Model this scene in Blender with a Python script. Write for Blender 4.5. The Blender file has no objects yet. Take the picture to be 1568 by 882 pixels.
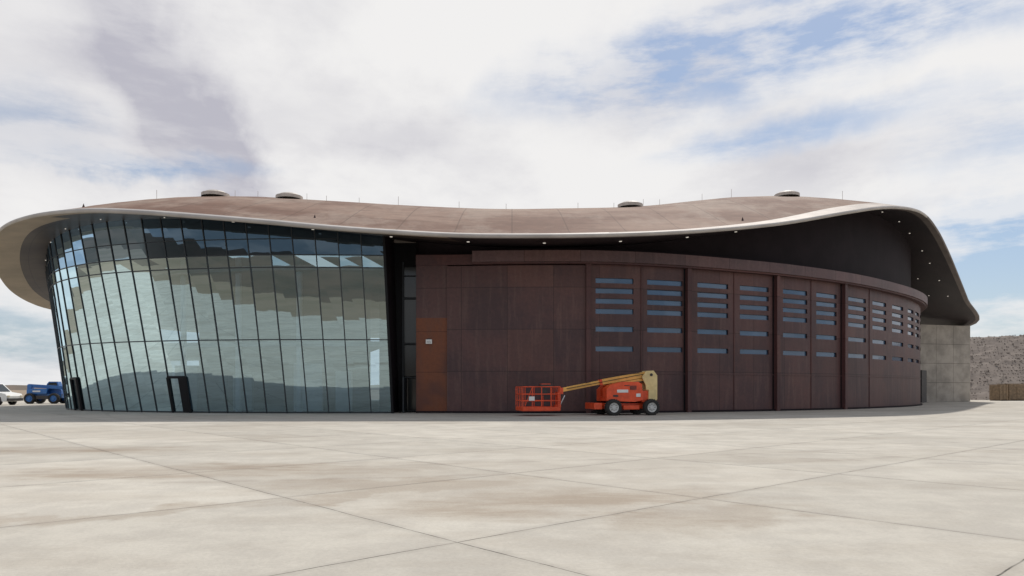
import bpy, math, random
import numpy as np
from mathutils import Vector, Matrix
from mathutils.bvhtree import BVHTree
random.seed(4)
F=1100.0; HC=1.4; CX=784.0; HY=596.0
def P(px,py,D): return Vector(((px-CX)*D/F, D, HC+(HY-py)*D/F))
def G(px,D): return Vector(((px-CX)*D/F, D, 0))
sc=bpy.context.scene
# ------------------------------------------------------------ materials
def newmat(name):
    m=bpy.data.materials.new(name); m.use_nodes=True
    nt=m.node_tree; b=nt.nodes['Principled BSDF']; return m,nt,b
def N(nt,t,**k):
    n=nt.nodes.new(t)
    for a,v in k.items(): setattr(n,a,v)
    return n
def math_(nt,op,a,b=None,c=None,clamp=False):
    n=nt.nodes.new('ShaderNodeMath'); n.operation=op; n.use_clamp=clamp
    for i,v in enumerate((a,b,c)):
        if v is None: continue
        if isinstance(v,(int,float)): n.inputs[i].default_value=v
        else: nt.links.new(v,n.inputs[i])
    return n.outputs[0]
def mixc(nt,f,a,b,blend='MIX'):
    n=nt.nodes.new('ShaderNodeMix'); n.data_type='RGBA'; n.blend_type=blend
    for i,v in ((0,f),(6,a),(7,b)):
        if isinstance(v,(int,float)): n.inputs[i].default_value=v
        elif isinstance(v,tuple): n.inputs[i].default_value=(*v[:3],1)
        else: nt.links.new(v,n.inputs[i])
    return n.outputs[2]
def noise(nt,vec,scale,detail=4,rough=.55,dist=0.0,dim='3D'):
    n=N(nt,'ShaderNodeTexNoise'); n.noise_dimensions=dim; n.inputs['Scale'].default_value=scale
    n.inputs['Detail'].default_value=detail; n.inputs['Roughness'].default_value=rough
    n.inputs['Distortion'].default_value=dist
    if vec is not None: nt.links.new(vec,n.inputs['Vector'])
    return n.outputs[0]
def ramp(nt,f,lo,hi):
    n=N(nt,'ShaderNodeMapRange'); n.inputs[1].default_value=lo; n.inputs[2].default_value=hi
    n.interpolation_type='SMOOTHSTEP'
    nt.links.new(f,n.inputs[0]); return n.outputs[0]
def mapping(nt,vec,scale=(1,1,1),rot=(0,0,0),loc=(0,0,0)):
    n=N(nt,'ShaderNodeMapping'); n.inputs['Scale'].default_value=scale; n.inputs['Rotation'].default_value=rot
    n.inputs['Location'].default_value=loc; nt.links.new(vec,n.inputs[0]); return n.outputs[0]
def simple(name,col,rough=.6,metal=0,var=.25,scale=3.0,bump=0.0,col2=None,spec=.5):
    m,nt,b=newmat(name)
    tc=N(nt,'ShaderNodeTexCoord'); v=tc.outputs['Object']
    f=ramp(nt,noise(nt,v,scale,4,.6),.3,.7)
    c2=col2 if col2 else tuple(x*(1-var) for x in col)
    nt.links.new(mixc(nt,f,col,c2),b.inputs['Base Color'])
    b.inputs['Roughness'].default_value=rough; b.inputs['Metallic'].default_value=metal
    b.inputs['Specular IOR Level'].default_value=spec
    if bump:
        bn=N(nt,'ShaderNodeBump'); bn.inputs['Strength'].default_value=bump
        nt.links.new(noise(nt,v,scale*6,3),bn.inputs['Height']); nt.links.new(bn.outputs[0],b.inputs['Normal'])
    return m
def lines(nt,x,c_,w):
    fr=math_(nt,'FRACT',math_(nt,'DIVIDE',x,c_)); d=math_(nt,'MINIMUM',fr,math_(nt,'SUBTRACT',1.0,fr)); return math_(nt,'LESS_THAN',d,w/c_)
def scalec(nt,c,v):
    cc=N(nt,'ShaderNodeVectorMath',operation='SCALE'); nt.links.new(c,cc.inputs[0]); nt.links.new(v,cc.inputs['Scale']); return cc.outputs[0]
def steel(name,c1,c2,c3,cell=(2.7,2.45),seam=.018,rough=.5):
    """weathered steel cladding, UV in metres"""
    m,nt,b=newmat(name)
    tc=N(nt,'ShaderNodeTexCoord'); uv=tc.outputs['UV']
    s=N(nt,'ShaderNodeSeparateXYZ'); nt.links.new(uv,s.inputs[0])
    cu=math_(nt,'DIVIDE',s.outputs[0],cell[0]); cv=math_(nt,'DIVIDE',s.outputs[1],cell[1])
    cmb=N(nt,'ShaderNodeCombineXYZ'); nt.links.new(math_(nt,'FLOOR',cu),cmb.inputs[0]); nt.links.new(math_(nt,'FLOOR',cv),cmb.inputs[1])
    wn=N(nt,'ShaderNodeTexWhiteNoise'); nt.links.new(cmb.outputs[0],wn.inputs[0])
    st=noise(nt,mapping(nt,uv,(2.2,.22,1)),1.3,5,.62,dim='2D')
    bl=noise(nt,uv,.32,5,.62,dim='2D')
    fine=noise(nt,uv,5,4,.68,dim='2D')
    c=mixc(nt,ramp(nt,bl,.36,.64),c1,c2)
    c=mixc(nt,math_(nt,'MULTIPLY',ramp(nt,st,.48,.72),.65),c,c3)
    c=mixc(nt,math_(nt,'MULTIPLY',ramp(nt,wn.outputs[0],.55,1.0),.30),c,(.14,.060,.042))
    val=math_(nt,'ADD',.82,math_(nt,'MULTIPLY',wn.outputs[0],.26))
    val=math_(nt,'MULTIPLY',val,math_(nt,'ADD',.72,math_(nt,'MULTIPLY',fine,.56)))
    ln=math_(nt,'MAXIMUM',lines(nt,s.outputs[0],cell[0],seam),lines(nt,s.outputs[1],cell[1],seam))
    val=math_(nt,'MULTIPLY',val,math_(nt,'SUBTRACT',1.0,math_(nt,'MULTIPLY',ln,.5)))
    nt.links.new(scalec(nt,c,val),b.inputs['Base Color'])
    nt.links.new(math_(nt,'ADD',rough-.1,math_(nt,'MULTIPLY',fine,.25)),b.inputs['Roughness']); b.inputs['Specular IOR Level'].default_value=.35
    return m
M={}
M['door']=steel('weathered_door_steel',(.108,.053,.050),(.077,.042,.044),(.132,.075,.067))
M['rust']=steel('rust_steel',(.19,.060,.026),(.11,.042,.030),(.16,.06,.034),cell=(3,2.4))
M['band']=steel('band_steel',(.135,.078,.078),(.105,.064,.066),(.155,.096,.092),cell=(3.2,5))
M['pil']=steel('pilaster_steel',(.100,.043,.041),(.076,.037,.038),(.125,.053,.048),cell=(9,2.45))
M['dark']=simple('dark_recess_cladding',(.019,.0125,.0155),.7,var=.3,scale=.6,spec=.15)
M['black']=simple('black_frame_metal',(.010,.010,.012),.55,var=.2,spec=.2)
M['mull']=simple('mullion_metal',(.030,.036,.042),.45,.2,var=.2)
M['lip']=simple('beige_soffit_lip',(.54,.42,.30),.6,0,var=.25,scale=.4,spec=.3)
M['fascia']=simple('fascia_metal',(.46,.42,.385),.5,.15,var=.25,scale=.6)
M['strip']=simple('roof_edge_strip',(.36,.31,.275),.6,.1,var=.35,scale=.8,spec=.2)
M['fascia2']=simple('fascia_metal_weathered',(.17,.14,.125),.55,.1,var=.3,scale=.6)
M['vent']=simple('vent_metal',(.55,.49,.43),.6,0,var=.2)
M['concw']=simple('cast_concrete',(.42,.375,.325),.85,var=.35,scale=.7,bump=.15)
M['conc2']=simple('cast_concrete_light',(.50,.46,.41),.85,var=.25,scale=.7,bump=.15)
M['white']=simple('white_paint',(.75,.75,.73),.45,var=.1)
M['inner']=simple('interior_wall',(.10,.125,.14),.8,var=.3,scale=.5)
M['slab']=simple('interior_slab',(.36,.40,.42),.7,var=.2)
M['orange']=simple('orange_paint',(.85,.095,.025),.38,var=.3,scale=2.5)
M['cream']=simple('yellow_boom_paint',(.92,.50,.12),.42,var=.25,scale=2)
M['cream2']=simple('counterweight_paint',(.80,.62,.30),.5,var=.25,scale=2)
M['tire']=simple('tire_rubber',(.028,.027,.026),.85,var=.3,scale=8)
M['rim']=simple('rim_grey',(.62,.62,.60),.5,var=.2,scale=6)
M['chas']=simple('dark_chassis',(.05,.045,.045),.6,var=.3)
M['hose']=simple('hose_black',(.02,.02,.02),.6)
M['chrome']=simple('cylinder_chrome',(.6,.6,.6),.2,.9,var=.1)
M['blue']=simple('blue_paint',(.03,.16,.46),.4,var=.25,scale=2)
M['carglass']=simple('car_glass',(.02,.03,.035),.08,0,var=.1)
M['lamp']=simple('lamp_lens',(.8,.7,.5),.2)
M['wood']=simple('crate_wood',(.30,.21,.13),.8,var=.4,scale=4)
def emis(name,col,s):
    m,nt,b=newmat(name); b.inputs['Emission Color'].default_value=(*col,1); b.inputs['Emission Strength'].default_value=s
    b.inputs['Base Color'].default_value=(*col,1); return m
M['dl']=emis('soffit_downlight',(1,.93,.82),.40)
def soffit_mat(name,c1,c2,rough,spec):
    m,nt,b=newmat(name); tc=N(nt,'ShaderNodeTexCoord'); v=tc.outputs['UV']
    s=N(nt,'ShaderNodeSeparateXYZ'); nt.links.new(v,s.inputs[0])
    ln=math_(nt,'MAXIMUM',lines(nt,s.outputs[0],1.25,.02),lines(nt,s.outputs[1],2.0,.02))
    c=mixc(nt,ramp(nt,noise(nt,v,.3,4,dim='2D'),.3,.7),c1,c2); c=mixc(nt,math_(nt,'MULTIPLY',ln,.6),c,(.01,.01,.01))
    nt.links.new(c,b.inputs['Base Color']); b.inputs['Roughness'].default_value=rough; b.inputs['Specular IOR Level'].default_value=spec
    return m
M['sofL']=soffit_mat('soffit_brown_bounce_lit',(.10,.070,.052),(.058,.041,.033),.45,.3)  # left part of the soffit: ground bounce put into a lighter brown
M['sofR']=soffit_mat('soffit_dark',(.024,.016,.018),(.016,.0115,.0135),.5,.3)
def roof_mat():
    m,nt,b=newmat('weathered_roof_steel'); tc=N(nt,'ShaderNodeTexCoord'); v=tc.outputs['Object']
    s=N(nt,'ShaderNodeSeparateXYZ'); nt.links.new(v,s.inputs[0])
    big=ramp(nt,noise(nt,mapping(nt,v,(.09,.16,.1)),1.0,6,.64),.38,.60)
    med=ramp(nt,noise(nt,mapping(nt,v,(.30,.09,.3)),1.0,6,.66),.44,.62)
    fine=noise(nt,v,1.3,5,.70)
    c=mixc(nt,big,(.275,.185,.140),(.175,.100,.072))
    c=mixc(nt,math_(nt,'MULTIPLY',med,.6),c,(.33,.255,.205))
    ln=math_(nt,'MAXIMUM',lines(nt,s.outputs[0],3.1,.04),lines(nt,s.outputs[1],2.6,.04))
    val=math_(nt,'MULTIPLY',math_(nt,'ADD',.6,math_(nt,'MULTIPLY',fine,.7)),math_(nt,'SUBTRACT',1.0,math_(nt,'MULTIPLY',ln,.28)))
    nt.links.new(scalec(nt,c,val),b.inputs['Base Color']); b.inputs['Roughness'].default_value=.8; b.inputs['Specular IOR Level'].default_value=.15
    return m
M['roof']=roof_mat()
def glass_mat(name,refl,rcol,tcol,rough=0.0):
    m=bpy.data.materials.new(name); m.use_nodes=True; nt=m.node_tree; nt.nodes.clear()
    o=N(nt,'ShaderNodeOutputMaterial'); g=N(nt,'ShaderNodeBsdfGlossy'); t=N(nt,'ShaderNodeBsdfTransparent'); mx=N(nt,'ShaderNodeMixShader')
    fr=N(nt,'ShaderNodeFresnel'); fr.inputs[0].default_value=1.5
    g.inputs['Roughness'].default_value=rough; g.inputs['Color'].default_value=(*rcol,1); t.inputs['Color'].default_value=(*tcol,1)
    tc=N(nt,'ShaderNodeTexCoord'); bn=N(nt,'ShaderNodeBump'); bn.inputs['Strength'].default_value=.05; bn.inputs['Distance'].default_value=.05
    nt.links.new(noise(nt,tc.outputs['Object'],.45,2),bn.inputs['Height']); nt.links.new(bn.outputs[0],g.inputs['Normal'])
    nt.links.new(math_(nt,'ADD',refl,fr.outputs[0],clamp=True),mx.inputs[0])
    nt.links.new(t.outputs[0],mx.inputs[1]); nt.links.new(g.outputs[0],mx.inputs[2]); nt.links.new(mx.outputs[0],o.inputs[0]); return m
M['glass']=glass_mat('reflective_curtain_glass',.47,(.62,.83,.91),(.50,.68,.82))
M['glasst']=glass_mat('clerestory_glass_dark_reflection',.14,(.34,.50,.66),(.08,.11,.16))  # darkened top row: the soffit's dark reflection is put into tint and gloss
M['wglass']=simple('door_window_glass',(.06,.12,.21),.12,.2,var=.3,scale=.4,spec=.9)
M['rglass']=simple('recess_glass',(.035,.04,.042),.12,0,var=.3,scale=.4,spec=.5)
# ------------------------------------------------------------ mesh builder
class MB:
    def __init__(s): s.v=[];s.f=[];s.m=[];s.uv=[];s.mats=[]
    def mi(s,k):
        if k not in s.mats: s.mats.append(k)
        return s.mats.index(k)
    def face(s,pts,mat,uv=None):
        i=len(s.v); s.v+= [tuple(p) for p in pts]; s.f.append(tuple(range(i,i+len(pts)))); s.m.append(s.mi(mat))
        s.uv.append(uv if uv else [(0,0)]*len(pts))
    def box(s,c,d,mat,rot=None,taper=None):
        hx,hy,hz=d[0]/2,d[1]/2,d[2]/2
        R=rot if rot is not None else Matrix.Identity(3)
        c=Vector(c); vs=[]
        for z in (-1,1):
            k=1 if (z<0 or not taper) else taper
            for x,y in ((-1,-1),(1,-1),(1,1),(-1,1)): vs.append(c+R@Vector((x*hx*k,y*hy*k,z*hz)))
        i=len(s.v); s.v+=[tuple(p) for p in vs]
        for q in ((0,3,2,1),(4,5,6,7),(0,1,5,4),(1,2,6,5),(2,3,7,6),(3,0,4,7)):
            s.f.append(tuple(i+a for a in q)); s.m.append(s.mi(mat))
            s.uv.append([(vs[a].x+vs[a].y,vs[a].z) for a in q])
    def beam(s,a,b,w,h,mat,up=(0,0,1)):
        a=Vector(a);b=Vector(b);d=b-a;L=d.length
        if L<1e-5: return
        x=d/L; u=Vector(up); y=u.cross(x)
        if y.length<1e-4: y=Vector((0,1,0)).cross(x)
        y.normalize(); z=x.cross(y)
        R=Matrix((x,y,z)).transposed(); s.box((a+b)/2,(L,w,h),mat,R)
    def tube(s,a,b,r,mat,n=8):
        a=Vector(a);b=Vector(b);x=(b-a).normalized(); u=Vector((0,0,1)) if abs(x.z)<.9 else Vector((1,0,0))
        y=u.cross(x).normalized(); z=x.cross(y); i=len(s.v)
        for p in (a,b):
            for k in range(n):
                t=2*math.pi*k/n; s.v.append(tuple(p+y*r*math.cos(t)+z*r*math.sin(t)))
        for k in range(n):
            s.f.append((i+k,i+(k+1)%n,i+n+(k+1)%n,i+n+k)); s.m.append(s.mi(mat)); s.uv.append([(0,0)]*4)
        s.f.append(tuple(i+k for k in reversed(range(n)))); s.m.append(s.mi(mat)); s.uv.append([(0,0)]*n)
        s.f.append(tuple(i+n+k for k in range(n))); s.m.append(s.mi(mat)); s.uv.append([(0,0)]*n)
    def lathe(s,c,axis,prof,mat,n=24):
        c=Vector(c);x=Vector(axis).normalized(); u=Vector((0,0,1)) if abs(x.z)<.9 else Vector((1,0,0))
        y=u.cross(x).normalized(); z=x.cross(y); i=len(s.v)
        for p in prof:
            for k in range(n):
                t=2*math.pi*k/n; s.v.append(tuple(c+x*p[0]+(y*math.cos(t)+z*math.sin(t))*p[1]))
        for j in range(len(prof)-1):
            mm=prof[j][2] if len(prof[j])>2 else mat
            for k in range(n):
                s.f.append((i+j*n+k,i+j*n+(k+1)%n,i+(j+1)*n+(k+1)%n,i+(j+1)*n+k)); s.m.append(s.mi(mm)); s.uv.append([(0,0)]*4)
    def extrude(s,prof,y0,y1,mat):
        n=len(prof)
        s.face([(x,y0,z) for x,z in prof],mat); s.face([(x,y1,z) for x,z in reversed(prof)],mat)
        for k in range(n):
            a=prof[k];b=prof[(k+1)%n]; s.face([(a[0],y0,a[1]),(a[0],y1,a[1]),(b[0],y1,b[1]),(b[0],y0,b[1])],mat)
    def obj(s,name,parent=None,smooth=False,bevel=0,merge=False):
        me=bpy.data.meshes.new(name); me.from_pydata(s.v,[],s.f)
        for k in s.mats: me.materials.append(M[k])
        me.polygons.foreach_set('material_index',s.m)
        uvl=me.uv_layers.new(name='UVMap'); flat=[]
        for u in s.uv:
            for a in u: flat+=[a[0],a[1]]
        uvl.data.foreach_set('uv',flat)
        if merge or bevel:
            import bmesh
            bm=bmesh.new(); bm.from_mesh(me); bmesh.ops.remove_doubles(bm,verts=bm.verts,dist=.0005)
            if bevel: bmesh.ops.recalc_face_normals(bm,faces=bm.faces)
            bm.to_mesh(me); bm.free()
        if smooth: me.polygons.foreach_set('use_smooth',[True]*len(me.polygons))
        me.update()
        o=bpy.data.objects.new(name,me); sc.collection.objects.link(o)
        if parent: o.parent=parent
        if bevel:
            b=o.modifiers.new('bevel','BEVEL'); b.width=bevel; b.segments=2; b.limit_method='ANGLE'; b.angle_limit=math.radians(40)
        return o
def empty(name,loc=(0,0,0),rz=0):
    e=bpy.data.objects.new(name,None); sc.collection.objects.link(e); e.location=loc; e.rotation_euler=(0,0,rz); e.empty_display_size=.5; return e
def catmull(pts,n,closed=False):
    pts=[Vector(p) for p in pts]; out=[]; L=len(pts)
    rng=range(L) if closed else range(L-1)
    for i in rng:
        if closed: p0,p1,p2,p3=pts[(i-1)%L],pts[i],pts[(i+1)%L],pts[(i+2)%L]
        else: p0,p1,p2,p3=pts[max(i-1,0)],pts[i],pts[i+1],pts[min(i+2,L-1)]
        def tj(a,b,t): return t+max((b-a).length,1e-4)**.5
        t0=0;t1=tj(p0,p1,t0);t2=tj(p1,p2,t1);t3=tj(p2,p3,t2)
        for k in range(n):
            t=t1+(t2-t1)*k/n
            A1=p0*((t1-t)/(t1-t0))+p1*((t-t0)/(t1-t0)); A2=p1*((t2-t)/(t2-t1))+p2*((t-t1)/(t2-t1)); A3=p2*((t3-t)/(t3-t2))+p3*((t-t2)/(t3-t2))
            B1=A1*((t2-t)/(t2-t0))+A2*((t-t0)/(t2-t0)); B2=A2*((t3-t)/(t3-t1))+A3*((t-t1)/(t3-t1))
            out.append(B1*((t2-t)/(t2-t1))+B2*((t-t1)/(t2-t1)))
    if not closed: out.append(pts[-1])
    return out
class TPS:
    def __init__(s,pts,lam=0.0):
        a=np.array([[p[0],p[1]] for p in pts]); z=np.array([p[2] for p in pts]); n=len(a); s.a=a
        K=s.U(a,a)+lam*np.eye(n); Pm=np.c_[np.ones(n),a]
        A=np.zeros((n+3,n+3)); A[:n,:n]=K;A[:n,n:]=Pm;A[n:,:n]=Pm.T
        s.w=np.linalg.solve(A,np.r_[z,0,0,0])
    def U(s,p,q):
        r2=((p[:,None,:]-q[None])**2).sum(-1); return np.where(r2>0,r2*np.log(r2+1e-12)*.5,0)
    def many(s,p):
        n=len(s.a); return s.U(p,s.a)@s.w[:n]+s.w[n]+p@s.w[n+1:n+3]
    def __call__(s,x,y): return float(s.many(np.array([[x,y]],float))[0])
# ------------------------------------------------------------ building
H=empty('spaceport_hangar')
edge_px=[(75,473,62),(50,465,60),(20,448,56),(0,424,52),(-11,395,48),(-8,366,44.5),(8,348,42),(35,337,40.3),(75,329,39),(130,325,38.4),(200,327,38.1),(300,334,38),(400,342,38),(500,351,38),(600,358,38),(700,363,38),(800,364,38),(900,363,38),(1000,360,38.5),(1100,354,40),(1200,344,42),(1300,327,45),(1350,320,47),(1390,321,50),(1415,330,53.5),(1435,354,58),(1452,387,63),(1468,425,69),(1482,460,75),(1495,495,82)]
E=[P(*e) for e in edge_px]
E+= [Vector((52,92,8.6)),Vector((38,100,8.6)),Vector((15,104,8.8)),Vector((-10,102,8.6)),Vector((-28,92,8.2)),Vector((-37,78,7.8))]
EC=catmull(E,6,True)
C=Vector((3,66,0))
TH=.19
ridge_px=[(128,317,48),(200,308,52),(310,299.5,57),(430,302.5,56),(600,313,54),(700,318,52),(860,319,52),(1000,314,54),(1060,307.5,56),(1130,301.5,58),(1200,300,59),(1270,304,59),(1330,310,57)]
R=[P(*e) for e in ridge_px]
def build_roof():
    ctl=[tuple(p) for p in E]+[tuple(p) for p in R]
    for p in R[1:-1]: ctl.append((p.x*.9+.3,p.y+16,p.z-.6))
    return TPS(ctl,.02)
for it_ in range(8):
    roofT=build_roof()
    for k,(px,py,D) in enumerate(ridge_px):
        Ds=np.linspace(D-9,88,60); pts=np.c_[(px-CX)*Ds/F,Ds]; zz=roofT.many(pts)+TH
        mn=(HY-(zz-HC)*F/Ds).min(); R[k].z-=(py-mn)*D/F*.7
roofT=build_roof()
def crest(px):
    """distance of the roof's visible crest in a given direction"""
    Ds=np.linspace(47,75,80); pts=np.c_[(px-CX)*Ds/F,Ds]; zz=roofT.many(pts)+TH
    return float(Ds[int(((zz-HC)/Ds).argmax())])
def inward(p,d):
    v=Vector((C.x-p.x,C.y-p.y,0)); return v.normalized()*d, v.length
rf=MB(); ne=len(EC)
arc=[0]
for i in range(ne): arc.append(arc[-1]+(EC[(i+1)%ne]-EC[i]).length)
rings=[]
ds=[0,.4,1.2,2.2,3.5,5,7,9,11.5,14,17,20,24,28]
def stripw(p):
    if p.y>70: return .4
    t=max(0,min(1,(p.x-9)/12)); t2=max(0,min(1,(31-p.x)/4)); return .4+.9*t*t2
for d in ds+[None]:
    row=[]
    for p in EC:
        v,L=inward(p,1)
        dd=L if d is None else d*min(1,L/30)
        if d==.4: dd=stripw(p)
        elif d==1.2: dd=max(dd,stripw(p)+.35)
        q=Vector((p.x,p.y,0))+v*dd
        if d==0: z=p.z+TH
        else:
            z=roofT(q.x,q.y); w=min(1,dd/3.0); z=max(z,p.z)*(w)+(p.z+dd*.30)*(1-w) ; z+=TH
        row.append(Vector((q.x,q.y,z)))
    rings.append(row)
for j in range(len(rings)-1):
    for i in range(ne):
        k=(i+1)%ne; a,b,c_,d_=rings[j][i],rings[j][k],rings[j+1][k],rings[j+1][i]
        x=EC[i].x; mt='roof'
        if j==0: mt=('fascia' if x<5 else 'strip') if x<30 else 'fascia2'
        rf.face([a,b,c_,d_],mt,[(p.x,p.y) for p in (a,b,c_,d_)])
rf.obj('roof_shell',H,smooth=True,merge=True)
fs=MB()
def outp(p,d):
    v,L=inward(p,1); return Vector((p.x,p.y,p.z))-v*d
for i in range(ne):
    k=(i+1)%ne; p,q=EC[i],EC[k]
    prof=[(0,TH),(.06,TH-.05),(.08,TH*.5),(.05,.02),(0,-.02)]
    for s_ in range(4):
        o1,z1=prof[s_];o2,z2=prof[s_+1]
        pa=outp(p,o1)+Vector((0,0,z1));pb=outp(q,o1)+Vector((0,0,z1));pc=outp(q,o2)+Vector((0,0,z2));pd=outp(p,o2)+Vector((0,0,z2))
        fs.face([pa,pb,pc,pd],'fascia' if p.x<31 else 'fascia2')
fs.obj('roof_fascia',H,smooth=True,merge=True)
# soffit
sctl=[tuple(p) for p in E]
for p in E:
    v,L=inward(p,1); q=Vector((p.x,p.y,0))+v*8; sctl.append((q.x,q.y,p.z+(.75 if p.y<70 else .2)))
softT=TPS(sctl,.3)
sds=[0,.5,1.5,2.6,4,5.5,7,9,11,14,18,23]
sr=[]
for d in sds:
    row=[]
    for p in EC:
        v,L=inward(p,1); q=Vector((p.x,p.y,0))+v*d
        z=softT(q.x,q.y); w=min(1,d/2.5); z=z*w+(p.z+.06*d)*(1-w); z=min(z,roofT(q.x,q.y)-.05) if d>2 else z
        row.append(Vector((q.x,q.y,z-(.02 if d==0 else 0))))
    sr.append(row)
so=MB()
for j in range(len(sr)-1):
    for i in range(ne):
        k=(i+1)%ne; pts=[sr[j][k],sr[j][i],sr[j+1][i],sr[j+1][k]]; x=EC[i].x
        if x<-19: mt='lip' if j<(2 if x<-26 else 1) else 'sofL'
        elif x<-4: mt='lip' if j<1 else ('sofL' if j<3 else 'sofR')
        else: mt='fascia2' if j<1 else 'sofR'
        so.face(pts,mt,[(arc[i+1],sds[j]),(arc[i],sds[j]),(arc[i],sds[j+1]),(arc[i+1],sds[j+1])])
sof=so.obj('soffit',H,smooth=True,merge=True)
bvh=BVHTree.FromPolygons(so.v,so.f)
def sz(x,y,default=10.5):
    h=bvh.ray_cast(Vector((x,y,4)),Vector((0,0,1)))
    return h[0].z if h[0] is not None else default
dl=MB()
def light_at(x,y,r=.13):
    z=sz(x,y)-.03; dl.lathe((x,y,z),(0,0,1),[(0,.001),(0,r),(.06,r+.02)],'dl',12)
seg=0
for i in range(ne):
    p=EC[i]
    if p.y>76: continue
    if int(arc[i]/4.6)!=seg:
        seg=int(arc[i]/4.6)
        v,L=inward(p,1)
        for d in ((2.2,) if p.x>-19 else (3.0,)):
            q=p+v*d; light_at(q.x,q.y,(.075 if p.x<26 else .05) if p.x>-19 else .03)
        if p.x>28:
            q=p+v*4.4; light_at(q.x,q.y,.04)
dl.obj('soffit_downlights',H)
vt=MB()
for px in (330,443,965,1205):
    D=crest(px)-.6; g=G(px,D); z=roofT(g.x,g.y)+TH
    vt.lathe((g.x,g.y,z-.1),(0,0,1),[(0,.9),(.22,.9),(.24,.8),(.36,.62),(.44,.35),(.47,.0)],'vent',20)
for px in (395,550,703,775,940,1075,1120,610,240,885,985,470,360,500,1010,1290):
    D=crest(px)-.3; g=G(px,D); z=roofT(g.x,g.y)+TH; vt.tube((g.x,g.y,z-.1),(g.x,g.y,z+random.uniform(.3,.65)),.014,'vent',5)
for px,D in ((128,41.5),(482,40.2),(1137,42.8)):
    g=G(px,D); z=roofT(g.x,g.y)+TH; vt.lathe((g.x,g.y,z-.1),(0,0,1),[(0,.10),(.3,.0)],'pil',6)
vt.obj('roof_vents_and_rods',H)
# ---- glass facade
gb=[(-6.96,41.8,0),(-13,41.6,0),(-18.8,42.5,0),(-23.8,44.3,0),(-28.2,47,0),(-31.5,50.8,0),(-33.8,55.5,0),(-35,61,0),(-35,68,0)]
gt=[(-7.3,41.1,9.2),(-13.7,40.9,9.2),(-19.9,41.7,9.2),(-25.0,43.3,9.2),(-29.3,46.3,9.2),(-32.6,50.5,9.2),(-35.6,55.5,9.2),(-37.2,61,9.2),(-37.5,68,9.2)]
B0=catmull(gb,24); T0=catmull(gt,24)
al=[0]
for i in range(1,len(B0)): al.append(al[-1]+(T0[i]-T0[i-1]).length*.5+(B0[i]-B0[i-1]).length*.5)
def samp(c,t):
    t=max(0,min(al[-1]-1e-4,t))
    for i in range(1,len(al)):
        if al[i]>=t:
            f=(t-al[i-1])/(al[i]-al[i-1]); return c[i-1].lerp(c[i],f)
np_=int(al[-1]/1.25)
cols=[]
for i in range(np_+1):
    t=i*1.25; b=samp(B0,t); tp=samp(T0,t); d=(tp-b)/9.2
    def at(z,b=b,d=d): return b+d*z
    z=sz(tp.x,tp.y)
    for _ in range(3): q=at(z); z=sz(q.x,q.y,z)
    cols.append((at,z))
gl=MB(); mu=MB()
levels=[0.06,4.25,8.35,9.05]
for i in range(len(cols)-1):
    (a,za),(b,zb)=cols[i],cols[i+1]
    for j in range(len(levels)):
        lo=levels[j]; 
        if j+1<len(levels): ha=hb=levels[j+1]
        else: ha,hb=za,zb
        j1=[random.uniform(-.007,.007) for _ in range(4)]
        pts=[a(lo),b(lo),b(hb),a(ha)]
        n=(pts[1]-pts[0]).cross(pts[3]-pts[0]).normalized()
        gl.face([p+n*q for p,q in zip(pts,j1)],'glass' if j<3 else 'glasst')
        mu.beam(a(lo),b(lo),.08,.06,'mull')
    if min(za,zb)>10.3: mu.beam(a(9.95),b(9.95),.06,.05,'mull')
for at,z in cols:
    mu.beam(at(0),at(z),.05,.10,'mull',up=(0,-1,0))
def cw_px(px):
    return min(range(len(cols)-12),key=lambda i:abs(CX+cols[i][0](1).x*F/cols[i][0](1).y-px))
for px in (292,122):
    i=cw_px(px); a=cols[i][0]; b=cols[i+1][0]
    n=Vector((0,-.06,0))
    mu.beam(a(0)+n,a(2.1)+n,.12,.14,'black',up=(0,-1,0)); mu.beam(b(0)+n,b(2.1)+n,.12,.14,'black',up=(0,-1,0)); mu.beam(a(2.1)+n,b(2.1)+n,.12,.14,'black')
    mu.face([a(.05)+n*2,a(.05).lerp(b(.05),.4)+n*2,a(2.05).lerp(b(2.05),.4)+n*2,a(2.05)+n*2],'black')
gl.obj('glass_curtain_wall',H); mu.obj('curtain_wall_mullions',H)
# interior
it=MB()
Bi=[samp(B0,t) for t in np.arange(0,al[-1],1.5)]
def off(p,d):
    v=Vector((-14-p.x,62-p.y,0)).normalized(); return p+v*d
up=lambda v,z:Vector((v.x,v.y,z))
for i in range(len(Bi)-1):
    p,q=Bi[i],Bi[i+1]
    for (d0,d1,z0,z1) in ((1.8,9,4.0,4.3),(1.2,9,8.5,8.8)):
        a,b,c_,e=off(p,d0),off(q,d0),off(q,d1),off(p,d1)
        it.face([up(a,z0),up(b,z0),up(b,z1),up(a,z1)],'slab'); it.face([up(a,z0),up(e,z0),up(c_,z0),up(b,z0)],'inner'); it.face([up(a,z1),up(b,z1),up(c_,z1),up(e,z1)],'inner')
    a,b=off(p,8.9),off(q,8.9); it.face([a,b,up(b,11),up(a,11)],'inner')
    a,b,c_,e=off(p,.3),off(q,.3),off(q,9),off(p,9); it.face([up(a,.02),up(b,.02),up(c_,.02),up(e,.02)],'dark')
    if i%3==1 and i>1:
        c_=off(p,2.0); it.tube(c_,up(c_,9.5),.18,'white',14)
    if i%2==0 and i>0:
        c_=off(p,4.5); hh=random.uniform(1.4,3.2); it.box(c_+Vector((0,0,hh/2)),(random.uniform(.8,2),.3,hh),random.choice(['inner','slab','white','dark']))
it.obj('interior',H)
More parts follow.
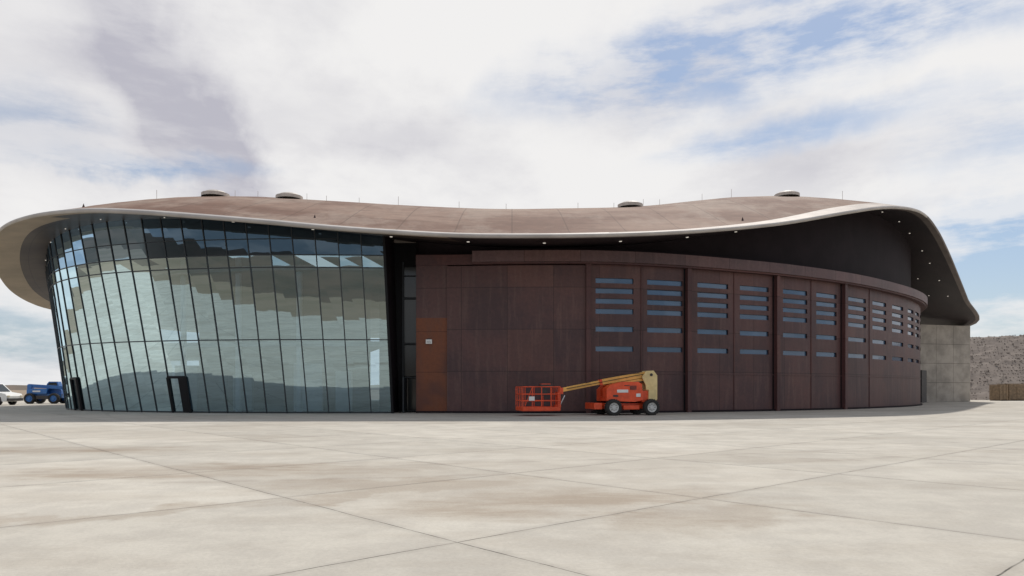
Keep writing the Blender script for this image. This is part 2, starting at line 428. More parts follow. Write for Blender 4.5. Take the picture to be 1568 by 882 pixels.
# ---- door wall
wp=[(637,42.35),(685,42.3),(790,42.0),(900,42.0),(975,42.5),(1050,43.5),(1120,44.8),(1190,46.4),(1290,50),(1355,54.3),(1396,59)]
W=[G(*w) for w in wp]+[Vector((36.1,63.5,0)),Vector((38.3,68,0)),Vector((40.5,74,0)),Vector((42,82,0))]
WC=catmull(W,16); wa=[0]
for i in range(1,len(WC)): wa.append(wa[-1]+(WC[i]-WC[i-1]).length)
wpx=[CX+p.x*F/p.y for p in WC]; lim=int(np.argmax(wpx))
def t_of(px): return float(np.interp(px,wpx[:lim+1],wa[:lim+1]))
def wpt(t,o=0,z=0):
    i=int(np.searchsorted(wa,t)); i=max(1,min(len(wa)-1,i)); f=(t-wa[i-1])/(wa[i]-wa[i-1])
    p=WC[i-1].lerp(WC[i],f); a=WC[max(i-2,0)]; b=WC[min(i+1,len(WC)-1)]; d=(b-a).normalized(); n=Vector((d.y,-d.x,0))
    return Vector((p.x,p.y,z))+n*o
TM=wa[-1]
def strip(mb,t0,t1,o,z0,z1,mat,step=.8,ztop=None):
    n=max(1,int((t1-t0)/step)); ts=[t0+(t1-t0)*i/n for i in range(n+1)]
    for a,b in zip(ts[:-1],ts[1:]):
        za=z1 if ztop is None else ztop(a); zb=z1 if ztop is None else ztop(b)
        mb.face([wpt(a,o,z0),wpt(b,o,z0),wpt(b,o,zb),wpt(a,o,za)],mat,[(a,z0),(b,z0),(b,zb),(a,za)])
def slabstrip(mb,t0,t1,oi,oo,z0,z1,mat):
    strip(mb,t0,t1,oo,z0,z1,mat)
    n=max(1,int((t1-t0)/.8)); ts=[t0+(t1-t0)*i/n for i in range(n+1)]
    for a,b in zip(ts[:-1],ts[1:]):
        mb.face([wpt(a,oi,z0),wpt(b,oi,z0),wpt(b,oo,z0),wpt(a,oo,z0)],mat,[(a,0),(b,0),(b,1),(a,1)])
        mb.face([wpt(a,oo,z1),wpt(b,oo,z1),wpt(b,oi,z1),wpt(a,oi,z1)],mat,[(a,0),(b,0),(b,1),(a,1)])
    for t in (t0,t1): mb.face([wpt(t,oi,z0),wpt(t,oo,z0),wpt(t,oo,z1),wpt(t,oi,z1)],mat,[(0,z0),(1,z0),(1,z1),(0,z1)])
dw=MB()
winpx=[(912,970),(991,1045),(1068,1115),(1133,1177),(1199,1236),(1250,1281),(1299,1326),(1336,1357),(1366,1383)]
wins=[(t_of(a),t_of(b)) for a,b in winpx]
t=t_of(1390)
while t<TM-8: wins.append((t,t+2.0)); t+=2.9
wz=[(7.62,7.92),(7.02,7.32),(6.42,6.72),(5.82,6.12),(4.78,5.08),(3.62,3.92)]
tb=sorted(set([t_of(900),TM]+[x for w in wins for x in w])); tt=[]
for a,b in zip(tb[:-1],tb[1:]):
    n=max(1,int((b-a)/.9)); tt+=[a+(b-a)*i/n for i in range(n)]
tt.append(TM)
zb=sorted(set([0,8.75]+[x for w in wz for x in w]))
for a,b in zip(tt[:-1],tt[1:]):
    mt=(a+b)/2; inw=next((w for w in wins if w[0]<mt<w[1]),None)
    for z0,z1 in zip(zb[:-1],zb[1:]):
        mz=(z0+z1)/2
        if inw and any(w[0]<mz<w[1] for w in wz):
            o=-.10
            dw.face([wpt(a,o,z0),wpt(b,o,z0),wpt(b,o,z1),wpt(a,o,z1)],'wglass')
            dw.face([wpt(a,0,z0),wpt(b,0,z0),wpt(b,o,z0),wpt(a,o,z0)],'pil'); dw.face([wpt(a,o,z1),wpt(b,o,z1),wpt(b,0,z1),wpt(a,0,z1)],'black')
            if abs(a-inw[0])<1e-6: dw.face([wpt(a,0,z0),wpt(a,o,z0),wpt(a,o,z1),wpt(a,0,z1)],'pil')
            if abs(b-inw[1])<1e-6: dw.face([wpt(b,o,z0),wpt(b,0,z0),wpt(b,0,z1),wpt(b,o,z1)],'pil')
        else:
            dw.face([wpt(a,0,z0),wpt(b,0,z0),wpt(b,0,z1),wpt(a,0,z1)],'door',[(a,z0),(b,z0),(b,z1),(a,z1)])
slabstrip(dw,t_of(685),t_of(899),-.1,.12,0.05,8.62,'door')
strip(dw,0,t_of(685),0,0,5.6,'rust'); strip(dw,0,t_of(685),0,5.6,9.3,'door')
for px in (900,1052,1187,1290):
    t=t_of(px); slabstrip(dw,t-.14,t+.14,0,.30,0,8.75,'pil'); slabstrip(dw,t-.24,t-.15,0,.02,0,8.7,'black')
for px in (982,1124,1242,1331):
    t=t_of(px); slabstrip(dw,t-.03,t+.03,0,.04,0.1,8.7,'pil')
slabstrip(dw,t_of(905),TM,0,.03,2.3,2.36,'door')
slabstrip(dw,0,TM,0,.16,0,.12,'dark')
dw.obj('hangar_doors',H)
bd=MB()
slabstrip(bd,t_of(725),TM,-.7,.55,8.78,9.42,'band')
slabstrip(bd,t_of(725),TM,-.7,.42,8.68,8.775,'pil')
slabstrip(bd,0,t_of(725)-.01,-.5,.10,8.7,9.3,'pil')
slabstrip(bd,t_of(790),TM,-.7,.30,9.43,9.55,'dark')
bd.obj('door_header_band',H)
uw=MB()
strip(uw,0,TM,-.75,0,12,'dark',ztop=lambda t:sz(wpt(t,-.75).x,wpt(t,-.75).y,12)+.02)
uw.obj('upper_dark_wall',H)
rc=MB()
xl=-6.96; xr=W[0].x; yb=44.2
rc.face([(xl-1.2,yb,0),(xr,yb,0),(xr,yb,10.4),(xl-1.2,yb,10.4)],'black')
rc.face([(xr,W[0].y,0),(xr,yb+1,0),(xr,yb+1,10.4),(xr,W[0].y,10.4)],'dark')
rc.face([(xl-.0,41.7,0),(xl-.0,yb,0),(xl-.3,yb,10.6),(xl-.36,41.0,10.6)],'dark')
rc.beam((xl+.02,41.75,0),(xl-.36,41.0,10.3),.14,.2,'black',up=(0,-1,0))
for z0,z1 in ((.15,2.05),(2.2,4.1),(4.25,6.9),(7.05,8.3),(8.4,8.9)):
    rc.box((xl+.72,yb-.05,(z0+z1)/2),(.75,.05,z1-z0),'rglass')
for x in (xl+.28,xl+1.15): rc.box((x,yb-.1,4.6),(.08,.14,9.2),'mull')
for z in (.08,2.12,4.18,6.98,8.35): rc.box((xl+.72,yb-.1,z),(.78,.12,.07),'mull')
rc.box((xl+.55,yb-1.2,1.05),(.06,1.4,2.1),'mull')
rc.obj('entrance_recess',H)
sg=MB(); q=wpt(t_of(657),.06,4.2); sg.box(q,(.36,.10,.26),'white'); sg.box(q+Vector((0,-.06,-.02)),(.24,.03,.12),'rim')
sg.box(q+Vector((0,0,.16)),(.2,.08,.06),'chas'); sg.obj('wall_light_box',H,bevel=.01)
# ---- concrete end wall
RW=empty('concrete_retaining_wall')
cw=MB()
def cwall(p0,p1,z,mat,th=.5,bay=2.4):
    p0=Vector(p0);p1=Vector(p1); d=p1-p0; L=d.length; n=max(1,round(L/bay)); u=d/L; nrm=Vector((u.y,-u.x,0)); Rm=Matrix((u,-nrm,Vector((0,0,1)))).transposed()
    rows=4; hh=z/rows
    for i in range(n):
        for j in range(rows):
            c_=p0+u*(L/n*(i+.5))-nrm*(th/2)+Vector((0,0,hh*(j+.5)))
            cw.box(c_,(L/n-.03,th,hh-.03),mat,Rm)
    cw.box(p0+u*L/2-nrm*(th/2+.03)+Vector((0,0,z/2)),(L-.1,th-.06,z-.06),'chas',Rm)
cwall((40,77.5,0),(51.8,81.2,0),8.55,'concw')
cwall((51.8,81.2,0),(53.3,86,0),8.65,'conc2')
cwall((42.5,74.5,0),(44,76.2,0),3.4,'chas',bay=5)
cw.obj('wall_panels',RW)
# ------------------------------------------------------------ ground
def apron_mat():
    m,nt,b=newmat('concrete_apron'); tc=N(nt,'ShaderNodeTexCoord'); v=tc.outputs['Object']
    ang=math.radians(42)
    s=N(nt,'ShaderNodeSeparateXYZ')
    sub=N(nt,'ShaderNodeVectorMath',operation='SUBTRACT'); nt.links.new(v,sub.inputs[0]); sub.inputs[1].default_value=(-.5,6.58,0)
    nt.links.new(mapping(nt,sub.outputs[0],rot=(0,0,-ang)),s.inputs[0])
    a=math_(nt,'DIVIDE',s.outputs[0],3.95); c=math_(nt,'DIVIDE',s.outputs[1],3.65)
    wn3=N(nt,'ShaderNodeTexNoise'); wn3.noise_dimensions='2D'; wn3.inputs['Scale'].default_value=.7; wn3.inputs['Detail'].default_value=7; wn3.inputs['Roughness'].default_value=.62; nt.links.new(v,wn3.inputs[0])
    wobs=math_(nt,'MULTIPLY',math_(nt,'SUBTRACT',wn3.outputs[0],.5),.014)
    brk=ramp(nt,noise(nt,v,2.3,3,dim='2D'),.35,.6)
    def line(x,w):
        x=math_(nt,'ADD',x,wobs)
        fr=math_(nt,'FRACT',x); d=math_(nt,'MINIMUM',fr,math_(nt,'SUBTRACT',1.0,fr))
        n=N(nt,'ShaderNodeMapRange'); n.inputs[1].default_value=w*.5; n.inputs[2].default_value=w*1.4; n.inputs[3].default_value=1; n.inputs[4].default_value=0; nt.links.new(d,n.inputs[0]); return n.outputs[0]
    ln=math_(nt,'MAXIMUM',line(a,.0020),line(c,.0023))
    ln=math_(nt,'MULTIPLY',ln,math_(nt,'ADD',.55,math_(nt,'MULTIPLY',brk,.45)))
    soft=math_(nt,'MAXIMUM',line(a,.02),line(c,.02))
    cmb=N(nt,'ShaderNodeCombineXYZ'); nt.links.new(math_(nt,'FLOOR',a),cmb.inputs[0]); nt.links.new(math_(nt,'FLOOR',c),cmb.inputs[1])
    wn=N(nt,'ShaderNodeTexWhiteNoise'); nt.links.new(cmb.outputs[0],wn.inputs[0])
    st1=ramp(nt,noise(nt,mapping(nt,v,(.10,.24,1),(0,0,.25),(3.1,.7,0)),1.0,7,.62,dim='2D'),.50,.62)
    st2=ramp(nt,noise(nt,mapping(nt,v,(.30,.9,1),(0,0,.35)),1.0,7,.68,dim='2D'),.45,.66)
    st3=ramp(nt,noise(nt,v,.9,6,.7,dim='2D'),.35,.65)
    fine=noise(nt,v,24,5,.7,dim='2D'); sp=ramp(nt,noise(nt,v,45,2,.5,dim='2D'),.70,.76)
    col=mixc(nt,st3,(.50,.468,.408),(.435,.405,.355))
    ad=N(nt,'ShaderNodeVectorMath',operation='MULTIPLY_ADD'); nt.links.new(wn3.outputs[1],ad.inputs[0]); ad.inputs[1].default_value=(3.0,2.0,0); nt.links.new(v,ad.inputs[2])
    def blob(x,y,rx,ry,an):
        s1=N(nt,'ShaderNodeVectorMath',operation='SUBTRACT'); nt.links.new(ad.outputs[0],s1.inputs[0]); s1.inputs[1].default_value=(x+1.5,y+1.0,0)
        mp=mapping(nt,s1.outputs[0],rot=(0,0,-math.radians(an))); ml=N(nt,'ShaderNodeVectorMath',operation='MULTIPLY'); nt.links.new(mp,ml.inputs[0]); ml.inputs[1].default_value=(1/rx,1/ry,0)
        L=N(nt,'ShaderNodeVectorMath',operation='LENGTH'); nt.links.new(ml.outputs[0],L.inputs[0])
        n=N(nt,'ShaderNodeMapRange'); n.interpolation_type='SMOOTHSTEP'; n.inputs[1].default_value=.35; n.inputs[2].default_value=1.15; n.inputs[3].default_value=1; n.inputs[4].default_value=0; nt.links.new(L.outputs['Value'],n.inputs[0]); return n.outputs[0]
    bs=None
    for q in ((-5.2,12.4,5.0,1.3,8),(.4,9.0,2.8,1.4,20),(-1.6,10.6,2.4,.9,10),(-10.5,16.5,4,1.5,0),(2.1,7.8,2.0,.9,35),(-4.6,8.0,2.6,.4,39),(-2.0,9.6,1.8,.4,39)):
        o=blob(*q); bs=o if bs is None else math_(nt,'MAXIMUM',bs,o)
    bs=math_(nt,'MULTIPLY',bs,math_(nt,'ADD',.55,math_(nt,'MULTIPLY',st2,.45)))
    col=mixc(nt,math_(nt,'MULTIPLY',st1,.34),col,(.335,.295,.245))
    col=mixc(nt,math_(nt,'MULTIPLY',st2,.26),col,(.355,.31,.255))
    col=mixc(nt,math_(nt,'MULTIPLY',bs,.78),col,(.29,.235,.18))
    col=mixc(nt,math_(nt,'MULTIPLY',sp,.25),col,(.2,.16,.13))
    def track(cx,cy,r,wd):
        s1=N(nt,'ShaderNodeVectorMath',operation='DISTANCE'); nt.links.new(v,s1.inputs[0]); s1.inputs[1].default_value=(cx,cy,0)
        dd=math_(nt,'ABSOLUTE',math_(nt,'SUBTRACT',s1.outputs['Value'],r))
        n=N(nt,'ShaderNodeMapRange'); n.interpolation_type='SMOOTHSTEP'; n.inputs[1].default_value=wd*.3; n.inputs[2].default_value=wd; n.inputs[3].default_value=1; n.inputs[4].default_value=0; nt.links.new(dd,n.inputs[0]); return n.outputs[0]
    tr=None
    for q in ((-14,62,52.0,.16),(-14,62,50.2,.16),(30,70,60.5,.15),(30,70,58.8,.15)):
        o=track(*q); tr=o if tr is None else math_(nt,'MAXIMUM',tr,o)
    col=mixc(nt,math_(nt,'MULTIPLY',math_(nt,'MULTIPLY',tr,st3),.22),col,(.22,.18,.15))
    val=math_(nt,'ADD',.92,math_(nt,'MULTIPLY',wn.outputs[0],.14)); val=math_(nt,'MULTIPLY',val,math_(nt,'ADD',.86,math_(nt,'MULTIPLY',fine,.28)))
    val=math_(nt,'MULTIPLY',val,math_(nt,'SUBTRACT',1.0,math_(nt,'MULTIPLY',soft,.08)))
    val=math_(nt,'MULTIPLY',val,math_(nt,'SUBTRACT',1.0,math_(nt,'MULTIPLY',ln,.78)))
    nt.links.new(scalec(nt,col,val),b.inputs['Base Color']); b.inputs['Roughness'].default_value=.85; b.inputs['Specular IOR Level'].default_value=.12
    bn=N(nt,'ShaderNodeBump'); bn.inputs['Strength'].default_value=.25; bn.inputs['Distance'].default_value=.01; nt.links.new(noise(nt,v,24,3,.7,dim='2D'),bn.inputs['Height']); nt.links.new(bn.outputs[0],b.inputs['Normal'])
    return m
M['apron']=apron_mat()
M['desert']=simple('desert_soil',(.27,.20,.14),.95,var=.3,scale=.02,col2=(.20,.155,.10))
M['hill']=simple('hill_scrub',(.14,.10,.072),.95,scale=.03,col2=(.085,.07,.05))
M['gravel']=simple('gravel_riprap',(.19,.155,.13),.95,scale=.9,col2=(.145,.118,.10),bump=.5)
g=MB(); g.face([(-6000,-6000,-.02),(6000,-6000,-.02),(6000,6000,-.02),(-6000,6000,-.02)],'desert'); g.obj('desert_ground')
g=MB(); g.face([(-260,-75,0),(150,-75,0),(150,98,0),(-260,98,0)],'apron'); g.obj('concrete_apron')
def ridge_mesh(name,pts,depth,mat,seed,amp):
    r=random.Random(seed); mb=MB(); pts=catmull([Vector(p) for p in pts],14)
    for i,p in enumerate(pts): p.z*=1+amp*(r.random()-.5)
    rows=[]
    for k in range(7):
        f=k/6; row=[]
        for i,p in enumerate(pts):
            dn=Vector((p.x,p.y,0)).normalized(); h=p.z*math.sin(f*math.pi/2)**1.2*(1+ (.25*amp*(r.random()-.5) if 0<k<6 else 0))
            row.append(Vector((p.x,p.y,0))+dn*(f-1)*depth+Vector((0,0,h-.1)))
        rows.append(row)
    for j in range(6):
        for i in range(len(pts)-1): mb.face([rows[j][i],rows[j][i+1],rows[j+1][i+1],rows[j+1][i]],mat)
    return mb.obj(name,smooth=True,merge=True)
ridge_mesh('distant_hills',[(-1500,900,2),(-1100,1300,9),(-700,1500,6),(-300,1700,12),(300,1700,8),(1200,1500,10)],200,'hill',3,.8)
ridge_mesh('desert_hills',[(900,-100,15),(500,-330,22),(200,-420,16),(-100,-400,22),(-420,-330,18),(-700,-150,24),(-900,200,14)],160,'hill',5,.12)
# berm
bm_=MB(); rr=random.Random(8)
nx,ny=90,26; rows=[]
for j in range(ny+1):
    row=[]
    for i in range(nx+1):
        x=56+i*1.0; f=j/ny; y=93+f*22-(i*.05)
        hx=9.3*min(1,(.55+(x-56)/20)) if x<65 else 9.3+ (x-65)*.03
        z=hx*min(1,f*1.25) - .1
        row.append(Vector((x+rr.uniform(-.25,.25),y,z+(rr.uniform(-.10,.10) if 0<j else 0))))
    rows.append(row)
for j in range(ny):
    for i in range(nx): bm_.face([rows[j][i],rows[j][i+1],rows[j+1][i+1],rows[j+1][i]],'gravel')
for k in range(3600):
    i=rr.randrange(0,26); j=rr.randrange(0,ny-4); p=rows[j][i]; s_=rr.uniform(.06,.18)
    bm_.box(p+Vector((rr.uniform(-.6,.6),rr.uniform(-.4,.4),.0)),(s_,s_*rr.uniform(.6,1),s_*.6),'gravel',Matrix.Rotation(rr.uniform(0,3),3,'Z')@Matrix.Rotation(rr.uniform(-.5,.5),3,'X'),taper=.6)
bm_.obj('gravel_berm')
def crate(x,y,w,d,h):
    e=empty('wooden_crate',(x,y,0),.1); mb=MB()
    mb.box((0,0,h/2+.06),(w-.08,d-.08,h-.1),'wood')
    n=int(h/.22)
    for k in range(n):
        z=.12+(k+.5)*(h-.1)/n
        mb.box((0,-d/2,z),(w,.04,(h-.1)/n-.035),'wood'); mb.box((w/2,0,z),(.04,d,(h-.1)/n-.035),'wood'); mb.box((-w/2,0,z),(.04,d,(h-.1)/n-.035),'wood')
    for sx in (-1,0,1): mb.box((sx*(w/2-.1),-d/2-.04,h/2+.06),(.14,.04,h),'wood')
    for sx in (-1,0,1): mb.box((sx*(w/2-.12),0,.05),(.12,d,.1),'wood')
    mb.box((0,0,h+.06),(w+.06,d+.06,.05),'wood'); mb.obj('crate_body',e)
crate(59.6,88,1.1,1.6,1.9); crate(61.9,89,2.3,1.8,2.0)
# ------------------------------------------------------------ boom lift
def wheel(mb,c,r,w,rim='rim',axis=(0,-1,0)):
    pr=[(-w/2,r*.5,'tire'),(-w/2,r*.9,'tire'),(-w*.35,r,'tire'),(w*.35,r,'tire'),(w/2,r*.9,'tire'),(w/2,r*.62,'tire'),(w*.46,r*.60,rim),(w*.30,r*.52,rim),(w*.30,r*.25,rim),(w*.42,r*.22,rim),(w*.42,r*.0,rim)]
    mb.lathe(c,axis,pr,'tire',28)
    c=Vector(c); ax=Vector(axis)
    for k in range(22):
        t=2*math.pi*k/22
        for sgn in (-1,1):
            p=c+ax*(sgn*w*.22)+Vector((math.cos(t+sgn*.07)*r,0,math.sin(t+sgn*.07)*r))
            mb.box(p,(.05,w*.38,.045),'tire',Matrix.Rotation(-t,3,'Y'))
    for k in range(8):
        t=2*math.pi*k/8; p=c+ax*(w*.32)+Vector((math.cos(t)*r*.38,0,math.sin(t)*r*.38)); mb.tube(p,p+ax*.03,.02,'chas',6)
def S(px): return (px-939)/28.4
def Z(py): return (636.3-py)/28.4
BL=empty('boom_lift',(0,0,0))
c=MB()
wheels=MB()
for x in (S(939),S(999)):
    wheel(wheels,(x,0,.43),.43,.32); wheel(wheels,(x,1.95,.43),.43,.32,axis=(0,1,0))
wheels.obj('wheels',BL)
c.box((S(969),.98,.50),(2.7,.95,.30),'orange'); c.box((S(939),.98,.45),(.22,1.7,.2),'chas'); c.box((S(999),.98,.45),(.22,1.7,.2),'chas')
c.box((S(969),.98,.33),(1.7,.8,.1),'chas'); c.box((S(918),.98,.50),(.45,1.5,.34),'orange'); c.box((S(969),.25,.42),(.9,.3,.22),'orange')
c.lathe((S(966),.98,.62),(0,0,1),[(0,.0),(0,.48),(.12,.48),(.12,0)],'chas',24)
c.obj('chassis',BL,bevel=.02)
c=MB()
hood=[(S(930),.78),(S(930),1.42),(S(936),1.62),(S(955),1.80),(S(980),1.80),(S(986),1.68),(S(988),.82),(S(975),.72)]
c.extrude(hood,.12,.75,'orange'); hood2=[(x+.05,z-.03) for x,z in hood]; c.extrude(hood2,1.25,1.85,'orange')
c.box((S(960),1.0,.90),(1.9,1.1,.26),'orange'); c.box((S(995),1.0,1.0),(.55,1.5,.62),'orange')
c.box((S(1003),.98,1.02),(.42,1.7,.72),'cream2')
c.box((S(955),.105,1.30),(.62,.02,.16),'white'); c.box((S(944),.105,1.05),(.28,.02,.10),'chas'); c.box((S(972),.105,1.48),(.34,.02,.22),'chas')
for k in range(5): c.box((S(972),.10,1.40+k*.04),(.30,.03,.012),'orange')
c.box((S(980),.105,1.08),(.25,.02,.18),'white'); c.tube((S(958),.11,1.60),(S(966),.11,1.60),.02,'chas')
c.obj('turret_hood',BL,bevel=.03)
c=MB()
upp=[(S(1002),Z(618)),(S(999),Z(590)),(S(993),Z(578)),(S(1000),Z(568)),(S(1012),Z(567.5)),(S(1018),Z(575)),(S(1018),Z(612)),(S(1013),Z(619))]
c.extrude(upp,.70,.78,'cream2'); c.extrude(upp,1.18,1.26,'cream2')
c.box((S(1013),.98,1.5),(.20,.42,1.5),'cream2')
c.tube((S(1008),.66,Z(574)),(S(1008),1.30,Z(574)),.08,'chas',12)
c.beam((S(1008),.98,Z(606)),(S(946),.98,Z(589)),.26,.22,'orange'); c.beam((S(950),.98,Z(590)),(S(1006),.98,Z(580)),.24,.18,'cream')
a=Vector((S(1010),.98,Z(572))); b=Vector((S(930),.98,Z(585.5))); d=Vector((S(866),.98,Z(598)))
c.beam(a,b,.30,.30,'cream'); c.beam(b.lerp(a,.04),d,.22,.22,'cream'); c.beam(b+Vector((.02,0,0)),b+Vector((-.12,0,-.02)),.33,.33,'orange')
c.tube(a.lerp(b,.3)+Vector((0,-.05,-.30)),a.lerp(b,1.0)+Vector((0,-.05,-.12)),.05,'chrome',10)
c.tube(a.lerp(b,.05)+Vector((0,-.05,-.38)),a.lerp(b,.5)+Vector((0,-.05,-.26)),.075,'chas',10)
for k in (0,1): c.tube(a+Vector((0,-.17-k*.04,.05)),d+Vector((.3,-.13-k*.04,.08)),.016,'hose',6)
prev=None
for k in range(13):
    t=k/12; p=a.lerp(b,.2)*(1-t)+(b.lerp(d,.4))*t; p=p+Vector((0,-.2,.12+.10*math.sin(t*math.pi)))
    if prev is not None: c.tube(prev,p,.015,'hose',5)
    prev=p
c.obj('booms',BL,bevel=.015)
c=MB()
k1=Vector((S(866),.98,Z(599)))
c.box(k1,(.22,.3,.34),'orange'); c.box((S(862),.98,Z(612)),(.16,.5,.8),'orange'); c.box((S(861),.98,Z(622)),(.3,.4,.14),'orange')
c.tube((S(872),.9,Z(606)),(S(864),.9,Z(622)),.04,'chrome')
x0,x1=S(803),S(859); y0,y1=.2,1.75; z0=Z(628); z1=Z(593)
c.box(((x0+x1)/2,(y0+y1)/2,z0),(x1-x0,y1-y0,.06),'orange')
for y in (y0,y1): c.box(((x0+x1)/2,y,z0+.09),(x1-x0,.03,.18),'orange')
for x in (x0,x1): c.box((x,(y0+y1)/2,z0+.09),(.03,y1-y0,.18),'orange')
for z in [z0+.5,z0+.85,z1]:
    for y in (y0,y1): c.tube((x0,y,z),(x1,y,z),.024,'orange')
    for x in (x0,x1): c.tube((x,y0,z),(x,y1,z),.024,'orange')
for i in range(5):
    x=x0+(x1-x0)*i/4
    for y in (y0,y1): c.tube((x,y,z0),(x,y,z1),.024,'orange')
for i in (1,2,3):
    y=y0+(y1-y0)*i/4
    for x in (x0,x1): c.tube((x,y,z0),(x,y,z1),.02,'orange')
c.tube((x0+.1,y0,z0+.2),(x0+.5,y0,z1),.015,'orange')
c.box((S(842),.95,z1+.03),(.62,.5,.2),'chas'); c.box((S(842),.95,z1+.14),(.5,.4,.06),'orange'); c.box((S(838),.60,z1-.25),(.3,.16,.42),'chas')
c.tube((S(832),.8,z1+.12),(S(832),.8,z1+.28),.02,'hose'); c.tube((S(850),.8,z1+.12),(S(850),.8,z1+.25),.02,'hose')
c.box((S(816),.2-.03,z0+.62),(.3,.02,.22),'white')
c.obj('platform_basket',BL,bevel=.008)
BL.location=((939-CX)*38.1/F,38.1,0); BL.rotation_euler=(0,0,math.radians(13)); BL.scale=(1.02,1,1)
# ------------------------------------------------------------ telehandler (blue)
TH_=empty('telehandler',(G(72,70).x,70,0),math.radians(8)); c=MB()
for x in (-1.1,1.1):
    wheel(c,(x,-.95,.5),.5,.4,'blue'); wheel(c,(x,.95,.5),.5,.4,'blue',(0,1,0))
c.box((0,0,.75),(3.1,1.1,.4),'blue'); c.box((0,-.75,.62),(1.1,.5,.35),'chas')
c.extrude([(-1.5,.95),(-1.5,1.35),(-.8,1.45),(.3,1.45),(.3,.95)],-.75,-.2,'blue')
c.extrude([(-.1,.95),(-.1,1.9),(.1,2.15),(.9,2.15),(1.05,1.6),(1.25,1.3),(1.25,.95)],.15,.9,'blue')
c.extrude([(0,1.4),(0,1.85),(.15,2.05),(.82,2.05),(.93,1.6),(.95,1.4)],.13,.14,'carglass')
c.beam((-1.6,-.1,1.75),(1.5,-.1,1.55),.34,.32,'blue'); c.beam((1.4,-.1,1.55),(2.0,-.1,1.15),.24,.24,'blue'); c.box((-1.45,-.1,1.45),(.4,.5,.8),'blue')
c.box((2.05,-.1,.75),(.12,1.2,.9),'chas'); c.box((2.4,-.4,.35),(.9,.12,.06),'chas'); c.box((2.4,.2,.35),(.9,.12,.06),'chas')
c.box((-.6,-.77,1.2),(.7,.02,.15),'white'); c.obj('telehandler_body',TH_,bevel=.03); TH_.scale=(.98,1,1)
VN=empty('parked_van',(G(-18,64).x,64,0),math.radians(-4)); c=MB()
prof=[(-2.5,.35),(-2.5,1.75),(-2.35,1.9),(.6,1.9),(1.45,1.15),(2.35,1.0),(2.5,.8),(2.5,.4),(2.2,.32)]
c.extrude(prof,-.95,.95,'white')
c.extrude([(.62,1.15),(.62,1.72),(1.32,1.18)],-.965,-.955,'carglass'); c.extrude([(-.6,1.15),(-.6,1.72),(.5,1.72),(.5,1.15)],-.965,-.955,'carglass'); c.extrude([(-2.2,1.15),(-2.2,1.72),(-.8,1.72),(-.8,1.15)],-.965,-.955,'carglass')
c.face([(.68,-.82,1.86),(1.44,-.82,1.19),(1.44,.82,1.19),(.68,.82,1.86)],'carglass')
c.box((2.5,0,.48),(.12,1.85,.22),'chas'); c.box((2.45,-.75,.78),(.16,.25,.14),'lamp'); c.box((2.45,.75,.78),(.16,.25,.14),'lamp'); c.box((1.2,-1.03,1.2),(.12,.14,.18),'chas')
for x in (-1.6,1.6): wheel(c,(x,-.82,.36),.36,.26); wheel(c,(x,.82,.36),.36,.26,axis=(0,1,0)); c.extrude([(x-.45,.32),(x-.36,.7),(x,.86),(x+.36,.7),(x+.45,.32)],-.952,-.951,'chas')
c.obj('van_body',VN,bevel=.03)
# ------------------------------------------------------------ world
w=bpy.data.worlds.new('World'); sc.world=w; w.use_nodes=True; nt=w.node_tree
w.cycles.sampling_method='MANUAL'; w.cycles.sample_map_resolution=256
bg=nt.nodes['Background']
SE=math.radians(53); SAZ=math.radians(22)
sky=N(nt,'ShaderNodeTexSky'); sky.sky_type='NISHITA'; sky.sun_disc=False; sky.sun_elevation=SE; sky.sun_rotation=SAZ; sky.dust_density=1.0
tc=N(nt,'ShaderNodeTexCoord'); sp=N(nt,'ShaderNodeSeparateXYZ'); nt.links.new(tc.outputs['Generated'],sp.inputs[0])
az=math_(nt,'ARCTAN2',sp.outputs[0],sp.outputs[1]); el=math_(nt,'ARCSINE',sp.outputs[2])
cmb=N(nt,'ShaderNodeCombineXYZ'); nt.links.new(az,cmb.inputs[0]); nt.links.new(el,cmb.inputs[1])
zz=math_(nt,'ADD',math_(nt,'MAXIMUM',sp.outputs[2],0.0),.16)
cp=N(nt,'ShaderNodeCombineXYZ'); nt.links.new(math_(nt,'DIVIDE',sp.outputs[0],zz),cp.inputs[0]); nt.links.new(math_(nt,'DIVIDE',sp.outputs[1],zz),cp.inputs[1])
warp=N(nt,'ShaderNodeTexNoise'); warp.noise_dimensions='2D'; warp.inputs['Scale'].default_value=5; warp.inputs['Detail'].default_value=6; warp.inputs['Roughness'].default_value=.58; nt.links.new(cmb.outputs[0],warp.inputs[0])
ad=N(nt,'ShaderNodeVectorMath',operation='MULTIPLY_ADD'); nt.links.new(warp.outputs[1],ad.inputs[0]); ad.inputs[1].default_value=(.20,.09,0); nt.links.new(cmb.outputs[0],ad.inputs[2])
def sblob(px,py,rx,ry,ang,soft0=0.0):
    a=math.atan((px-CX)/F); e=math.atan((HY-py)*math.cos(a)/F)
    s1=N(nt,'ShaderNodeVectorMath',operation='SUBTRACT'); nt.links.new(ad.outputs[0],s1.inputs[0]); s1.inputs[1].default_value=(a+.10,e+.045,0)
    mp=mapping(nt,s1.outputs[0],rot=(0,0,-math.radians(ang)))
    ml=N(nt,'ShaderNodeVectorMath',operation='MULTIPLY'); nt.links.new(mp,ml.inputs[0]); ml.inputs[1].default_value=(F/rx,F/ry,0)
    L=N(nt,'ShaderNodeVectorMath',operation='LENGTH'); nt.links.new(ml.outputs[0],L.inputs[0])
    n=N(nt,'ShaderNodeMapRange'); n.interpolation_type='SMOOTHSTEP'; n.inputs[1].default_value=soft0; n.inputs[2].default_value=1.4; n.inputs[3].default_value=1; n.inputs[4].default_value=0; nt.links.new(L.outputs['Value'],n.inputs[0]); return n.outputs[0]
def msum(lst):
    o=None
    for amp,args in lst:
        v=math_(nt,'MULTIPLY',sblob(*args),amp); o=v if o is None else math_(nt,'ADD',o,v)
    return math_(nt,'MINIMUM',o,1.1)
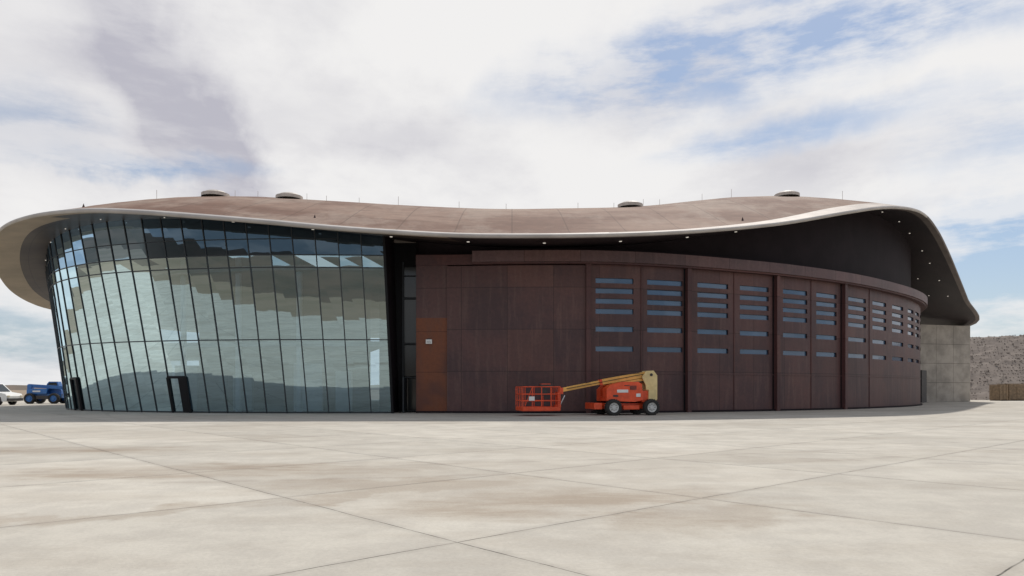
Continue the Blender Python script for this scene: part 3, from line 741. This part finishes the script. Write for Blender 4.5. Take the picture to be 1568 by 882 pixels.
blue=msum([(1.15,(1190,60,250,75,8)),(.8,(930,105,190,50,12)),(.7,(1480,5,190,40,0)),(.8,(1220,205,210,28,6)),(1.05,(200,258,180,18,3)),(1.4,(1600,440,190,110,0)),(1.1,(1540,352,120,24,0)),(1.0,(0,540,240,70,0)),(.5,(0,190,110,50,0)),(.5,(1560,200,100,60,0))])
grey=msum([(1.2,(235,110,230,80,-55)),(.9,(340,250,150,50,-35)),(.5,(80,230,170,60,0)),(.55,(620,215,120,32,10)),(.4,(1350,240,240,40,5)),(.45,(30,90,130,120,0)),(.5,(1000,120,260,60,8))])
n1=noise(nt,mapping(nt,cp.outputs[0],(1.0,.8,1),(0,0,.5)),1.3,7,.60,dim='2D')
n2=noise(nt,mapping(nt,cmb.outputs[0],(1.6,6.0,1),(0,0,-.22)),2.4,7,.62,dim='2D')
wisps=ramp(nt,n2,.36,.64)
bm1=math_(nt,'MULTIPLY',blue,math_(nt,'ADD',.22,math_(nt,'MULTIPLY',wisps,.95)),clamp=True)
away=math_(nt,'MAXIMUM',ramp(nt,math_(nt,'MULTIPLY',sp.outputs[1],-1.0),-.45,.1),ramp(nt,sp.outputs[2],.52,.75))
rest=math_(nt,'MULTIPLY',math_(nt,'MULTIPLY',ramp(nt,n1,.38,.58),.8),away)
bmask=math_(nt,'MAXIMUM',bm1,rest)
gm=math_(nt,'ADD',math_(nt,'MULTIPLY',grey,.85),math_(nt,'MULTIPLY',ramp(nt,n1,.42,.66),.34),clamp=True)
gm=math_(nt,'MULTIPLY',gm,math_(nt,'ADD',.65,math_(nt,'MULTIPLY',wisps,.35)))
cloud=mixc(nt,gm,(8.8,8.7,8.65),(5.0,4.95,5.6))
hz=ramp(nt,el,0.0,.10)
skyc=mixc(nt,.35,sky.outputs[0],(2.6,3.9,6.0))
skyc=mixc(nt,math_(nt,'MULTIPLY',math_(nt,'SUBTRACT',1.0,hz),.6),skyc,(4.8,6.1,7.4))
fin=mixc(nt,bmask,cloud,skyc)
nt.links.new(fin,bg.inputs[0]); bg.inputs[1].default_value=.1
sun=bpy.data.lights.new('sun','SUN'); sun.energy=3.4; sun.angle=math.radians(1.5); sun.color=(1,.955,.89)
so_=bpy.data.objects.new('sun',sun); sc.collection.objects.link(so_)
d=Vector((math.sin(SAZ)*math.cos(SE),math.cos(SAZ)*math.cos(SE),math.sin(SE)))
so_.rotation_euler=d.to_track_quat('Z','Y').to_euler()
# ------------------------------------------------------------ camera
cam=bpy.data.cameras.new('camera'); co=bpy.data.objects.new('camera',cam); sc.collection.objects.link(co)
co.location=(0,0,HC); co.rotation_euler=(math.radians(90),0,0); cam.sensor_width=36; cam.lens=36*F/1568; cam.shift_y=(HY-441)/1568; cam.clip_end=20000
sc.camera=co
sc.view_settings.view_transform='Standard'; sc.view_settings.look='None'; sc.view_settings.exposure=0
